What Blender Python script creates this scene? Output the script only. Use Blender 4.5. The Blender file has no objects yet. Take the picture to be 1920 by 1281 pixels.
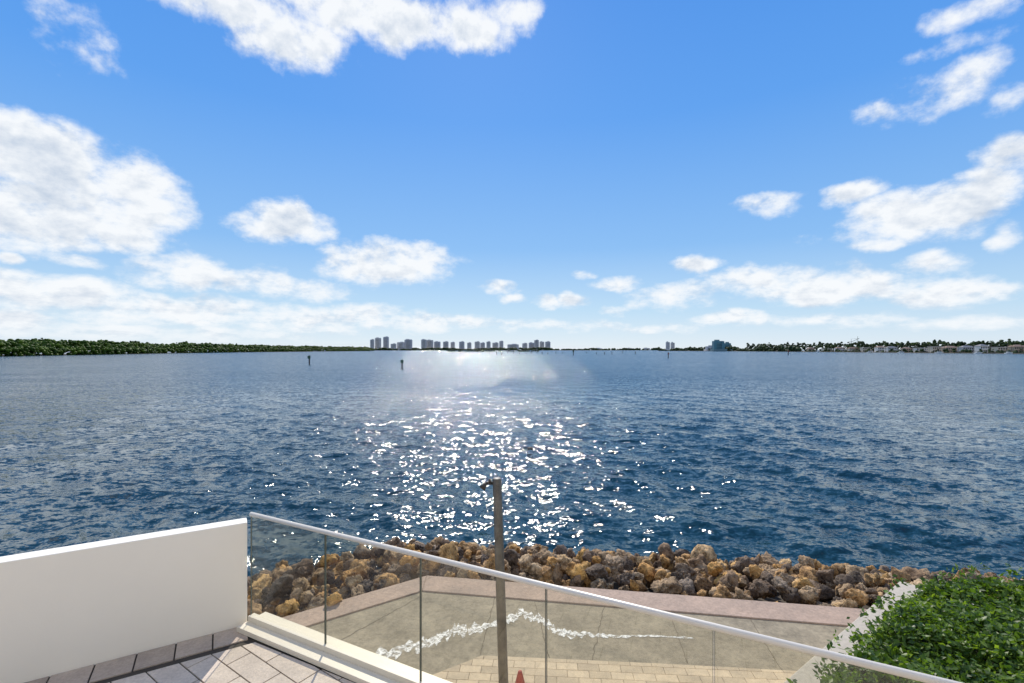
import bpy, bmesh, math, random
import numpy as np
from mathutils import Vector, Matrix, noise as mn
random.seed(7); rng=np.random.default_rng(7)
F=900.0; CX=960.0; HY=656.0; H=6.0
scene=bpy.context.scene
scene.view_settings.view_transform='Standard'; scene.view_settings.look='None'; scene.view_settings.exposure=0; scene.view_settings.gamma=1
col=scene.collection
def P(px,py,z=0.0):
    d=(H-z)*F/(py-HY); return ((px-CX)/F*d,d,z)
def PD(px,d): return ((px-CX)/F*d,d)
def ZT(py,d): return H-(py-HY)*d/F
# ---------------------------------------------------------------- materials
def newmat(name):
    m=bpy.data.materials.new(name); m.use_nodes=True
    nt=m.node_tree; b=nt.nodes['Principled BSDF']; return m,nt,b
def simple(name,c,rough=0.6,metal=0.0,var=0.0,scale=3.0,bump=0.0,bscale=40.0,island=0.0,c2=None,lo=.35,hi=.65,nr=.68,grime=0.0):
    m,nt,b=newmat(name); N=nt.nodes; L=nt.links
    b.inputs['Roughness'].default_value=rough; b.inputs['Metallic'].default_value=metal
    b.inputs['Base Color'].default_value=(*c,1)
    tc=N.new('ShaderNodeTexCoord')
    if var>0 or c2:
        n=N.new('ShaderNodeTexNoise'); n.inputs['Scale'].default_value=scale; n.inputs['Detail'].default_value=8; n.inputs['Roughness'].default_value=nr
        L.new(tc.outputs['Object'],n.inputs['Vector'])
        r=N.new('ShaderNodeValToRGB'); r.color_ramp.elements[0].position=lo; r.color_ramp.elements[1].position=hi
        a=c2 if c2 else tuple(x*(1-var) for x in c)
        r.color_ramp.elements[0].color=(*a,1); r.color_ramp.elements[1].color=(*c,1)
        L.new(n.outputs['Fac'],r.inputs['Fac']); out=r.outputs['Color']
        if grime>0:
            n=N.new('ShaderNodeTexNoise'); n.inputs['Scale'].default_value=scale*9; n.inputs['Detail'].default_value=6; n.inputs['Roughness'].default_value=.75
            L.new(tc.outputs['Object'],n.inputs['Vector']); mr=N.new('ShaderNodeMapRange'); mr.inputs['From Min'].default_value=.35; mr.inputs['From Max'].default_value=.6; mr.inputs['To Min'].default_value=1-grime; mr.inputs['To Max'].default_value=1.05
            L.new(n.outputs['Fac'],mr.inputs['Value']); v=N.new('ShaderNodeVectorMath'); v.operation='SCALE'; L.new(out,v.inputs[0]); L.new(mr.outputs[0],v.inputs['Scale']); out=v.outputs[0]
        if island>0:
            g=N.new('ShaderNodeNewGeometry'); mr=N.new('ShaderNodeMapRange')
            mr.inputs['To Min'].default_value=1-island; mr.inputs['To Max'].default_value=1+island
            L.new(g.outputs['Random Per Island'],mr.inputs['Value'])
            v=N.new('ShaderNodeVectorMath'); v.operation='SCALE'; L.new(out,v.inputs[0]); L.new(mr.outputs[0],v.inputs['Scale']); out=v.outputs[0]
        L.new(out,b.inputs['Base Color'])
    if bump>0:
        n=N.new('ShaderNodeTexNoise'); n.inputs['Scale'].default_value=bscale; n.inputs['Detail'].default_value=5
        L.new(tc.outputs['Object'],n.inputs['Vector'])
        bp=N.new('ShaderNodeBump'); bp.inputs['Strength'].default_value=bump; bp.inputs['Distance'].default_value=0.01
        L.new(n.outputs['Fac'],bp.inputs['Height']); L.new(bp.outputs['Normal'],b.inputs['Normal'])
    return m
# ---------------------------------------------------------------- mesh builder
class MB:
    def __init__(s): s.v=[]; s.f=[]; s.m=[]; s.n=0
    def add(s,v,f,mi=0):
        v=[tuple(x) for x in v]; s.v+=v; s.f+=[tuple(i+s.n for i in q) for q in f]; s.m+=[mi]*len(f); s.n+=len(v)
    def box(s,c,size,rz=0.0,mi=0):
        x,y,z=[k/2 for k in size]; ca,sa=math.cos(rz),math.sin(rz)
        v=[]
        for dz in(-z,z):
            for dx,dy in((-x,-y),(x,-y),(x,y),(-x,y)):
                v.append((c[0]+dx*ca-dy*sa,c[1]+dx*sa+dy*ca,c[2]+dz))
        s.add(v,[(3,2,1,0),(4,5,6,7),(0,1,5,4),(1,2,6,5),(2,3,7,6),(3,0,4,7)],mi)
    def prism(s,poly,z0,z1,mi=0):
        n=len(poly); v=[(p[0],p[1],z0) for p in poly]+[(p[0],p[1],z1) for p in poly]
        f=[tuple(range(n,2*n)),tuple(range(n-1,-1,-1))]+[(i,(i+1)%n,n+(i+1)%n,n+i) for i in range(n)]
        s.add(v,f,mi)
    def tube(s,pts,rad,seg=10,mi=0,cap=True):
        v=[]
        for i,p in enumerate(pts):
            p=Vector(p); a=Vector(pts[max(0,i-1)]); b=Vector(pts[min(len(pts)-1,i+1)])
            d=(b-a).normalized(); u=d.cross(Vector((0,0,1)) if abs(d.z)<0.9 else Vector((1,0,0))).normalized(); w=d.cross(u)
            r=rad[i] if hasattr(rad,'__len__') else rad
            for k in range(seg):
                t=2*math.pi*k/seg; v.append(p+u*math.cos(t)*r+w*math.sin(t)*r)
        f=[]
        for i in range(len(pts)-1):
            for k in range(seg):
                f.append((i*seg+k,i*seg+(k+1)%seg,(i+1)*seg+(k+1)%seg,(i+1)*seg+k))
        if cap: f.append(tuple(range(seg-1,-1,-1))); f.append(tuple((len(pts)-1)*seg+k for k in range(seg)))
        s.add(v,f,mi)
    def obj(s,name,mats,smooth=False,bevel=0.0,parent=None,loc=None):
        me=bpy.data.meshes.new(name); me.from_pydata(s.v,[],s.f); me.update()
        for m in mats: me.materials.append(m)
        me.polygons.foreach_set('material_index',s.m)
        bm=bmesh.new(); bm.from_mesh(me); bmesh.ops.recalc_face_normals(bm,faces=bm.faces); bm.to_mesh(me); bm.free()
        if smooth: me.polygons.foreach_set('use_smooth',[True]*len(me.polygons))
        o=bpy.data.objects.new(name,me); col.objects.link(o)
        if parent: o.parent=parent
        if loc: o.location=loc
        if bevel>0:
            b=o.modifiers.new('bevel','BEVEL'); b.width=bevel; b.segments=2; b.limit_method='ANGLE'
        return o
def npmesh(name,v,f,mats,smooth=False,k=3):
    me=bpy.data.meshes.new(name); v=np.asarray(v,dtype=np.float32); f=np.asarray(f,dtype=np.int32)
    me.vertices.add(len(v)); me.vertices.foreach_set('co',v.ravel())
    me.loops.add(f.size); me.loops.foreach_set('vertex_index',f.ravel())
    me.polygons.add(len(f)); me.polygons.foreach_set('loop_start',np.arange(0,f.size,f.shape[1],dtype=np.int32))
    me.polygons.foreach_set('loop_total',np.full(len(f),f.shape[1],dtype=np.int32))
    if smooth: me.polygons.foreach_set('use_smooth',np.ones(len(f),dtype=bool))
    me.update(calc_edges=True); me.validate()
    for m in mats: me.materials.append(m)
    o=bpy.data.objects.new(name,me); col.objects.link(o); return o
# ---------------------------------------------------------------- camera
cam=bpy.data.cameras.new('camera'); co=bpy.data.objects.new('camera',cam); col.objects.link(co)
co.location=(0,0,H); co.rotation_euler=(math.radians(90),0,0)
cam.sensor_width=36; cam.lens=F/1920*36; cam.shift_y=(HY-640.5)/1920; cam.clip_end=60000; cam.clip_start=0.05
scene.camera=co
# ---------------------------------------------------------------- sun + world
SAZ=math.radians(-5); SEL=math.radians(38)
S=Vector((math.sin(SAZ)*math.cos(SEL),math.cos(SAZ)*math.cos(SEL),math.sin(SEL)))
sl=bpy.data.lights.new('sun','SUN'); sl.energy=4.6; sl.angle=math.radians(0.53); sl.color=(1,0.92,0.80)
so=bpy.data.objects.new('sun',sl); col.objects.link(so); so.rotation_euler=S.to_track_quat('Z','Y').to_euler()
w=bpy.data.worlds.new('World'); scene.world=w; w.use_nodes=True; nt=w.node_tree; N=nt.nodes; L=nt.links
bg=N['Background']; bg.inputs['Strength'].default_value=0.12
sky=N.new('ShaderNodeTexSky'); sky.sky_type='NISHITA'; sky.sun_disc=False; sky.sun_elevation=SEL; sky.sun_rotation=SAZ
sky.air_density=1.0; sky.dust_density=0.3; sky.ozone_density=3; sky.altitude=0
def mth(op,a,b=None,c=None,clamp=False):
    n=N.new('ShaderNodeMath'); n.operation=op; n.use_clamp=clamp
    for i,x in enumerate((a,b,c)):
        if x is None: continue
        if isinstance(x,(int,float)): n.inputs[i].default_value=x
        else: L.new(x,n.inputs[i])
    return n.outputs[0]
def vm(op,a,b=None,scale=None):
    n=N.new('ShaderNodeVectorMath'); n.operation=op
    for i,x in enumerate((a,b)):
        if x is None: continue
        if isinstance(x,tuple): n.inputs[i].default_value=x
        else: L.new(x,n.inputs[i])
    if scale is not None: n.inputs['Scale'].default_value=scale
    return n.outputs['Value'] if op in('DOT_PRODUCT','LENGTH') else n.outputs[0]
def sstep(x,a,b,lo=0.0,hi=1.0):
    n=N.new('ShaderNodeMapRange'); n.interpolation_type='SMOOTHSTEP'; L.new(x,n.inputs['Value'])
    n.inputs['From Min'].default_value=a; n.inputs['From Max'].default_value=b; n.inputs['To Min'].default_value=lo; n.inputs['To Max'].default_value=hi
    return n.outputs[0]
def nz(vec,scale,detail=6,rough=0.55,out='Fac'):
    n=N.new('ShaderNodeTexNoise'); n.inputs['Scale'].default_value=scale; n.inputs['Detail'].default_value=detail; n.inputs['Roughness'].default_value=rough
    L.new(vec,n.inputs['Vector']); return n.outputs[out]
tc=N.new('ShaderNodeTexCoord'); sep=N.new('ShaderNodeSeparateXYZ'); L.new(tc.outputs['Generated'],sep.inputs[0])
X,Y,Z=sep.outputs
az=mth('ARCTAN2',X,Y); el=mth('ARCSINE',mth('MAXIMUM',mth('MINIMUM',Z,1.0),-1.0))
cmb=N.new('ShaderNodeCombineXYZ'); L.new(az,cmb.inputs[0]); L.new(el,cmb.inputs[1]); AE=cmb.outputs[0]
fl=N.new('ShaderNodeCombineXYZ'); L.new(az,fl.inputs[0])
L.new(mth('MULTIPLY',mth('POWER',mth('MAXIMUM',el,0.0),0.75),1.35),fl.inputs[1]); FE=fl.outputs[0]
wn=nz(FE,8.0,3,0.5,'Color')
wv=vm('SCALE',vm('SUBTRACT',wn,(0.5,0.5,0.5)),None,0.08)
ws=vm('MULTIPLY',wv,(1.0,0.5,0.0))
AEw=vm('ADD',AE,ws)
clouds=[
(320,-10,110,30,.9),(450,10,170,50,1.1),(550,75,110,62,1.0),(700,30,200,62,1.2),(870,50,110,50,1.0),(960,20,60,35,.9),(135,60,50,40,.12),(205,130,35,20,.2),
(90,300,170,70,1.3),(40,250,80,40,1),(230,370,130,80,1.4),(70,400,170,75,1.4),(230,440,105,32,1),
(537,418,82,42,1.2),(740,492,115,42,1.2),(650,503,55,20,.9),
(330,505,100,35,1),(140,489,48,14,.7),(8,487,30,12,.7),(90,550,170,38,1.2),(480,528,70,28,.8),(600,548,62,24,.7),(300,580,260,32,.9),(600,595,220,26,.8),(40,610,100,28,1),(800,606,140,16,.7),(300,625,330,18,.7),
(932,543,38,13,.8),(962,560,24,9,.7),(1020,563,27,13,.8),(1075,562,36,15,.9),(1150,580,32,10,.5),(980,610,90,12,.55),(1110,612,60,10,.45),
(1720,405,150,50,1.3),(1850,345,70,40,1),(1885,300,65,42,1.1),(1600,365,60,22,.9),(1450,383,56,22,.7),(1790,165,90,40,.5),(1890,180,50,30,.45),(1660,215,48,26,.5),(1780,88,65,14,.25),(1830,18,100,26,.55),
(1895,442,40,24,.8),(1745,490,58,24,.9),(1650,460,45,12,.6),(1310,495,48,18,.8),(1430,525,105,28,.9),(1550,537,190,34,1.0),(1780,550,110,32,.95),(1268,556,80,24,.8),(1360,597,70,14,.7),(1230,617,70,8,.5),(1155,530,36,12,.5),(1092,512,22,8,.4),(1515,450,20,10,.3),(1550,600,200,13,.55),(1820,600,120,15,.6)]
def ae(x,y):
    dx=(x-CX)/F; dz=(HY-y)/F; return math.atan2(dx,1),math.atan(dz/math.sqrt(1+dx*dx))
Fm=None
for (x,y,rx,ry,wt) in clouds:
    a,e=ae(x,y); ra=(ae(x+rx,y)[0]-ae(x-rx,y)[0])/2; re=(ae(x,y-ry)[1]-ae(x,y+ry)[1])/2
    ra*=1.15; re*=1.15
    d=vm('MULTIPLY',vm('SUBTRACT',AEw,(a,e,0)),(1/ra,1/re,0)); dd=vm('DOT_PRODUCT',d,d)
    v=mth('MULTIPLY_ADD',dd,-wt,wt)
    Fm=v if Fm is None else mth('MAXIMUM',Fm,v)
pz=mth('ADD',Z,0.18); pc=N.new('ShaderNodeCombineXYZ'); L.new(mth('DIVIDE',X,pz),pc.inputs[0]); L.new(mth('DIVIDE',Y,pz),pc.inputs[1])
gen=mth('MULTIPLY',mth('SUBTRACT',nz(pc.outputs[0],0.9,4),0.46),5.0)
away=sstep(mth('ABSOLUTE',az),0.86,1.05,-3.0,0.0)
Fm=mth('MAXIMUM',Fm,mth('ADD',gen,away))
Fm=mth('MINIMUM',mth('MAXIMUM',Fm,-1.5),1.1)
n1=nz(FE,15.0,7,0.6); up=vm('ADD',FE,(-0.002,0.018,0)); n2=nz(up,15.0,7,0.6)
big=nz(FE,7.0,3,0.5)
Fd=mth('ADD',Fm,mth('MULTIPLY',mth('SUBTRACT',n1,0.52),3.0))
alpha=sstep(Fd,-0.25,0.95)
rel=mth('SUBTRACT',n1,n2)
shade=mth('ADD',mth('MULTIPLY',rel,3.6),mth('ADD',sstep(Fd,0.5,1.8,1.0,0.25),mth('MULTIPLY',mth('SUBTRACT',big,0.5),2.2)))
shade=mth('MINIMUM',mth('MAXIMUM',shade,0.0),1.0)
cr=N.new('ShaderNodeMix'); cr.data_type='RGBA'; L.new(shade,cr.inputs['Factor'])
cr.inputs['A'].default_value=(4.8,5.5,6.5,1); cr.inputs['B'].default_value=(7.9,8.1,8.3,1)
rp=N.new('ShaderNodeValToRGB'); L.new(mth('DIVIDE',el,1.5708,None,True),rp.inputs['Fac'])
st=[(0.0,(.74,.84,.93)),(0.05,(.50,.71,.91)),(0.13,(.25,.51,.90)),(0.28,(.11,.36,.88)),(0.45,(.065,.28,.82)),(1.0,(.04,.18,.60))]
E_=rp.color_ramp.elements; E_[0].color=(*st[0][1],1); E_[1].color=(*st[-1][1],1)
for p_,c_ in st[1:-1]: q=E_.new(p_); q.color=(*c_,1)
ms=vm('SCALE',rp.outputs['Color'],None,8.33)
hz=N.new('ShaderNodeMix'); hz.data_type='RGBA'; hz.inputs['Factor'].default_value=0.92
L.new(sky.outputs[0],hz.inputs['A']); L.new(ms,hz.inputs['B'])
fin=N.new('ShaderNodeMix'); fin.data_type='RGBA'; L.new(mth('MULTIPLY',alpha,sstep(el,-0.01,0.05,0.35,0.97)),fin.inputs['Factor'])
L.new(hz.outputs['Result'],fin.inputs['A']); L.new(cr.outputs['Result'],fin.inputs['B'])
L.new(fin.outputs['Result'],bg.inputs['Color'])
# ---------------------------------------------------------------- water
def axis(lo_far,lo,hi,hi_far,step,g=1.06):
    c=list(np.arange(lo,hi,step)); s=step; x=c[-1]
    while x<hi_far: s=min(s*g,400); x+=s; c.append(x)
    s=step; x=c[0]; l=[]
    while x>lo_far: s=min(s*g,400); x-=s; l.append(x)
    return np.array(l[::-1]+c)
xs=axis(-14000,-13,17,14000,0.09,1.04); ys=axis(-2,4,30,16000,0.08,1.02)
XX,YY=np.meshgrid(xs,ys); sx=np.gradient(xs)[None,:]; sy=np.gradient(ys)[:,None]; sp=np.maximum(sx,sy)*np.ones_like(XX)
ZZ=np.zeros_like(XX); wind=math.radians(235)
for i in range(80):
    lam=0.36*(6.0/0.36)**rng.random(); th=wind+rng.normal()*0.75; k=2*math.pi/lam
    amp=0.0048*lam**0.85*(1.0 if lam<3 else 0.65)
    fade=np.clip((lam/sp-3.0)/4.0,0,1); ph=rng.random()*6.28
    c=np.sin(k*(math.cos(th)*XX+math.sin(th)*YY)+ph+0.7*np.sin(0.21*XX*math.cos(i)+0.27*YY*math.sin(i*1.7)))
    ZZ+=amp*fade*(1-2*np.sqrt(1-((c+1)/2)*0.98)) if i%2 else amp*fade*c
nx,ny=len(xs),len(ys); idx=np.arange(nx*ny).reshape(ny,nx)
fq=np.stack([idx[:-1,:-1],idx[:-1,1:],idx[1:,1:],idx[1:,:-1]],-1).reshape(-1,4)
m,nt2,b=newmat('sea_water'); NN=nt2.nodes; LL=nt2.links
b.inputs['Base Color'].default_value=(0.008,0.036,0.050,1); b.inputs['Roughness'].default_value=0.07; b.inputs['IOR'].default_value=1.33
g=NN.new('ShaderNodeTexCoord'); geo=NN.new('ShaderNodeNewGeometry')
def wm_(op,a,b_=None,c_=None):
    n=NN.new('ShaderNodeMath'); n.operation=op
    for i,x in enumerate((a,b_,c_)):
        if x is None: continue
        if isinstance(x,(int,float)): n.inputs[i].default_value=x
        else: LL.new(x,n.inputs[i])
    return n.outputs[0]
acc=None
for scale,sxy,rot,det,k in ((0.7,(0.7,1.3),0.35,3,(0.5,0.65)),(2.8,(0.7,1.2),0.3,3,(1.3,1.45)),(9.5,(0.8,1.1),0.5,3,(1.05,1.05))):
    mp=NN.new('ShaderNodeMapping'); mp.inputs['Scale'].default_value=(sxy[0],sxy[1],1); mp.inputs['Rotation'].default_value=(0,0,rot)
    n=NN.new('ShaderNodeTexNoise'); n.inputs['Scale'].default_value=scale; n.inputs['Detail'].default_value=det; n.inputs['Roughness'].default_value=0.55
    LL.new(g.outputs['Object'],mp.inputs['Vector']); LL.new(mp.outputs[0],n.inputs['Vector'])
    s_=NN.new('ShaderNodeVectorMath'); s_.operation='SUBTRACT'; LL.new(n.outputs['Color'],s_.inputs[0]); s_.inputs[1].default_value=(.5,.5,.5)
    s2=NN.new('ShaderNodeVectorMath'); s2.operation='MULTIPLY'; LL.new(s_.outputs[0],s2.inputs[0]); s2.inputs[1].default_value=(k[0],k[1],0)
    if acc is None: acc=s2.outputs[0]
    else:
        s3=NN.new('ShaderNodeVectorMath'); s3.operation='ADD'; LL.new(acc,s3.inputs[0]); LL.new(s2.outputs[0],s3.inputs[1]); acc=s3.outputs[0]
# wind gusts: patches of rougher and calmer water
mp=NN.new('ShaderNodeMapping'); mp.inputs['Scale'].default_value=(0.5,1.6,1); mp.inputs['Rotation'].default_value=(0,0,.15)
gn=NN.new('ShaderNodeTexNoise'); gn.inputs['Scale'].default_value=0.06; gn.inputs['Detail'].default_value=5; gn.inputs['Roughness'].default_value=.6
LL.new(g.outputs['Object'],mp.inputs['Vector']); LL.new(mp.outputs[0],gn.inputs['Vector'])
gm_=NN.new('ShaderNodeMapRange'); gm_.inputs['From Min'].default_value=.32; gm_.inputs['From Max'].default_value=.68; gm_.inputs['To Min'].default_value=.78; gm_.inputs['To Max'].default_value=1.18; LL.new(gn.outputs['Fac'],gm_.inputs['Value'])
gs=NN.new('ShaderNodeVectorMath'); gs.operation='SCALE'; LL.new(acc,gs.inputs[0]); LL.new(gm_.outputs[0],gs.inputs['Scale'])
sp1=NN.new('ShaderNodeSeparateXYZ'); LL.new(gs.outputs[0],sp1.inputs[0])
po=NN.new('ShaderNodeSeparateXYZ'); LL.new(g.outputs['Object'],po.inputs[0])
fa=NN.new('ShaderNodeMapRange'); fa.interpolation_type='SMOOTHSTEP'; fa.inputs['From Min'].default_value=8; fa.inputs['From Max'].default_value=110; LL.new(po.outputs[1],fa.inputs['Value'])
fb=NN.new('ShaderNodeMapRange'); fb.inputs['From Min'].default_value=60; fb.inputs['From Max'].default_value=500; fb.inputs['To Min'].default_value=-0.84; fb.inputs['To Max'].default_value=-0.93; LL.new(po.outputs[1],fb.inputs['Value'])
negabs=wm_('MULTIPLY_ADD',wm_('ABSOLUTE',sp1.outputs[1]),fb.outputs[0],-0.03)
mixy=NN.new('ShaderNodeMix'); LL.new(fa.outputs[0],mixy.inputs['Factor']); LL.new(sp1.outputs[1],mixy.inputs['A']); LL.new(negabs,mixy.inputs['B'])
cb=NN.new('ShaderNodeCombineXYZ'); LL.new(sp1.outputs[0],cb.inputs[0]); LL.new(mixy.outputs['Result'],cb.inputs[1])
s3=NN.new('ShaderNodeVectorMath'); s3.operation='ADD'; LL.new(geo.outputs['Normal'],s3.inputs[0]); LL.new(cb.outputs[0],s3.inputs[1])
nn_=NN.new('ShaderNodeVectorMath'); nn_.operation='NORMALIZE'; LL.new(s3.outputs[0],nn_.inputs[0]); LL.new(nn_.outputs[0],b.inputs['Normal'])
npmesh('water',np.stack([XX,YY,ZZ],-1).reshape(-1,3),fq,[m],True)
# ---------------------------------------------------------------- ground / promenade
conc=simple('old_concrete',(0.38,0.32,0.22),0.85,c2=(0.22,0.185,0.125),scale=1.3,bump=0.7,bscale=25,nr=.75,grime=.30)
pink=simple('pink_concrete_cap',(0.48,0.345,0.26),0.85,c2=(0.33,0.245,0.19),scale=1.6,bump=0.5,bscale=30,nr=.75,grime=.25)
stucco=simple('white_stucco',(0.82,0.77,0.68),0.7,var=0.05,scale=1.2,bump=0.25,bscale=120)
wallm=simple('painted_wall',(0.90,0.85,0.75),0.6,var=0.03,scale=0.8,bump=0.1,bscale=150)
capm=simple('cap_stone',(0.54,0.48,0.39),0.8,var=0.15,scale=2.5,bump=0.3,bscale=60,grime=.15)
cream=simple('cream_metal',(0.76,0.69,0.56),0.45,var=0.06,scale=3)
dark=simple('dark_joint',(0.06,0.05,0.04),0.9,var=0.2,scale=9)
soil=simple('soil',(0.07,0.05,0.035),0.95,var=0.4,scale=8)
G0=(-1.69,9.53); GL=(-61,-31.5); GR=(60,-0.25)
mb=MB(); mb.prism([G0,GL,(-61,-120),(60,-120),GR],-1.5,1.5); mb.obj('promenade_ground',[conc])
inner=(G0[0]+0.02,G0[1]-0.60)
dL=(Vector(GL)-Vector(G0)).normalized()*12; dR=(Vector(GR)-Vector(G0)).normalized()*20
A=(G0[0]+dL.x,G0[1]+dL.y); B=(G0[0]+dR.x,G0[1]+dR.y)
mb=MB()
mb.prism([A,G0,inner,(inner[0]+dL.x,inner[1]+dL.y)],1.2,1.525)
mb.prism([G0,B,(inner[0]+dR.x,inner[1]+dR.y),inner],1.2,1.5252)
mb.obj('seawall_cap',[pink],bevel=0.012)
mb=MB()
for a,b_ in [((1000,1118),(1030,1235)),((1135,1125),(1110,1240)),((1250,1135),(1290,1245)),((1400,1150),(1470,1265)),((790,1118),(640,1200)),((930,1112),(900,1228))]:
    p0=Vector(P(*a,1.5)); p1=Vector(P(*b_,1.5)); d=(p1-p0).normalized(); n=Vector((-d.y,d.x,0)); vs=[];fs=[]
    for i in range(31):
        q=p0.lerp(p1,i/30)+n*mn.fractal(Vector((i*.35+a[0],0,0)),1,2,4)*.025; ww=.004+.003*abs(mn.noise(Vector((i*.5,a[0],0))))
        vs+=[q+n*ww+Vector((0,0,.004)),q-n*ww+Vector((0,0,.004))]
        if i: fs.append((2*i-2,2*i-1,2*i+1,2*i))
    mb.add(vs,fs)
mb.obj('concrete_crack',[simple('joint_dirt',(0.15,0.12,0.08),.9,var=.3,scale=9)])
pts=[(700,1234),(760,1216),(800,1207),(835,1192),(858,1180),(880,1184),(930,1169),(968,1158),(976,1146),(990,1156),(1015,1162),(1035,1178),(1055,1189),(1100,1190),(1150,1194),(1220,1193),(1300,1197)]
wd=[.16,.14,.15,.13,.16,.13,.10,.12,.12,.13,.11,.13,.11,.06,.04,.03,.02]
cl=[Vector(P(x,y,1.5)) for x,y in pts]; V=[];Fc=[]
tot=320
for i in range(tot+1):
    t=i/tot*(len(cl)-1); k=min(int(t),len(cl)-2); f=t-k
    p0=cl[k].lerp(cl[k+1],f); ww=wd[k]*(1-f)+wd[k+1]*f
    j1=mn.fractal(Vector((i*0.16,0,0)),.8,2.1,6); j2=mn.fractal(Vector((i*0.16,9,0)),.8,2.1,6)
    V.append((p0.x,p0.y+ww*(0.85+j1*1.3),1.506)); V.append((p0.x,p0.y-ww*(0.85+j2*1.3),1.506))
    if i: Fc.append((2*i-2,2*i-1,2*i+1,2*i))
m,nt2,b=newmat('painted_glint'); NN=nt2.nodes; LL=nt2.links  # puddle-edge glint on the concrete, painted as a jagged off-white strip
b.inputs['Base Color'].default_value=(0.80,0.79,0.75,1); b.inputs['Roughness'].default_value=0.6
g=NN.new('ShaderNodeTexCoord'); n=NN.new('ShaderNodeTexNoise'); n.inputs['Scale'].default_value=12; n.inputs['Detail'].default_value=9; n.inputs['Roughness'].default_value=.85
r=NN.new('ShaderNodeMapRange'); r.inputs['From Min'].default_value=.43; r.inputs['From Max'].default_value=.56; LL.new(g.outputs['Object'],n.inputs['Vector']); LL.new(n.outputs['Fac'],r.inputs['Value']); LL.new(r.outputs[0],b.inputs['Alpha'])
mb=MB(); mb.add(V,Fc); mb.obj('glint_strip',[m])
def clip(poly,conv):
    out=poly
    n=len(conv)
    for i in range(n):
        a=conv[i]; b_=conv[(i+1)%n]; inp=out; out=[]
        if not inp: break
        side=lambda p:(b_[0]-a[0])*(p[1]-a[1])-(b_[1]-a[1])*(p[0]-a[0])
        for j in range(len(inp)):
            p=inp[j]; q=inp[(j+1)%len(inp)]; sp_,sq=side(p),side(q)
            if sp_>=0: out.append(p)
            if (sp_>=0)!=(sq>=0):
                t=sp_/(sp_-sq); out.append((p[0]+(q[0]-p[0])*t,p[1]+(q[1]-p[1])*t))
    return out
def area(p): return 0.5*sum(p[i][0]*p[(i+1)%len(p)][1]-p[(i+1)%len(p)][0]*p[i][1] for i in range(len(p)))
def pavers(mb,conv,ang,L_,W_,gap,z0,z1,org=(0,0),mi=0,R=12):
    ca,sa=math.cos(ang),math.sin(ang)
    nu=int(R/L_)+1; nv=int(R/W_)+1
    for j in range(-nv,nv):
        for i in range(-nu,nu):
            u0=i*L_+(L_/2 if j%2 else 0); v0=j*W_
            q=[(u0+gap,v0+gap),(u0+L_-gap,v0+gap),(u0+L_-gap,v0+W_-gap),(u0+gap,v0+W_-gap)]
            q=[(org[0]+a*ca-b_*sa,org[1]+a*sa+b_*ca) for a,b_ in q]
            c=clip(q,conv)
            if len(c)>2 and area(c)>0.0015:
                dz=random.uniform(-0.001,0.001); mb.prism(c,z0,z1+dz,mi)
tan=simple('tan_pavers',(0.60,0.47,0.31),0.8,c2=(0.47,0.37,0.25),scale=5,bump=0.3,bscale=60,island=0.16,grime=.15)
patio=[(-4.6,3.6),(6.0,2.0),(5.6,6.55),(2.2,6.84),(-0.43,7.03),(-1.3,6.48)]
if area(patio)<0: patio=patio[::-1]
mb=MB(); mb.prism(patio,1.49,1.508,1); pavers(mb,patio,-0.07,0.30,0.15,0.003,1.509,1.525,mi=0,R=8); mb.obj('patio_paving',[tan,simple('sand_joint',(0.28,0.22,0.14),.9,var=.2,scale=9)])
# ---------------------------------------------------------------- deck
C0=(-2.73,4.95); wd_=Vector((1.55,0.94)).normalized(); rd=Vector((4.91,-2.52)).normalized()
DZ=3.17
wl=(C0[0]-wd_.x*7,C0[1]-wd_.y*7); rr=(C0[0]+rd.x*9.5,C0[1]+rd.y*9.5)
deck=[wl,(wl[0],-2.0),(rr[0],-2.0),rr,C0]
mb=MB(); mb.prism(deck,1.55,DZ-0.03,0); 
mb.prism([(p[0],p[1]) for p in clip(deck,deck)],DZ-0.028,DZ-0.012,1)
pg=simple('beige_pavers',(0.68,0.575,0.47),0.75,c2=(0.54,0.455,0.375),scale=4,bump=0.35,bscale=70,island=0.12,grime=.18)
pd=simple('border_pavers',(0.50,0.405,0.325),0.75,c2=(0.39,0.315,0.255),scale=4,bump=0.35,bscale=70,island=0.15,grime=.18)
wn2=Vector((wd_.y,-wd_.x))
wq=[wl,(wl[0]+wn2.x*.30,wl[1]+wn2.y*.30),(C0[0]+wn2.x*.30,C0[1]+wn2.y*.30),C0]
field=[(wl[0],wl[1]-.36),(wl[0],-2.0),(rr[0],-2.0),rr,(C0[0]+wn2.x*.30+0.09,C0[1]+wn2.y*.30-0.05)]
if area(wq)<0: wq=wq[::-1]
if area(field)<0: field=field[::-1]
pavers(mb,wq,math.atan2(wd_.y,wd_.x),0.30,0.30,0.007,DZ-0.011,DZ,org=(C0[0]+wn2.x*.30,C0[1]+wn2.y*.30),mi=3,R=9)
pavers(mb,field,math.atan2(rd.y,rd.x)-0.12,0.50,0.22,0.006,DZ-0.011,DZ,org=C0,mi=2,R=12)
mb.obj('terrace_deck',[stucco,dark,pg,pd])
ang=math.atan2(wd_.y,wd_.x); wc=Vector(C0)-wd_*3.5-wn2*0.085
wcL=(wc.x,wc.y)
mb=MB(); mb.box((wcL[0],wcL[1],DZ+0.52-0.8),(7.0,0.17,1.06+1.6),ang); mb.obj('parapet_wall',[wallm],bevel=0.006)
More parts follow.
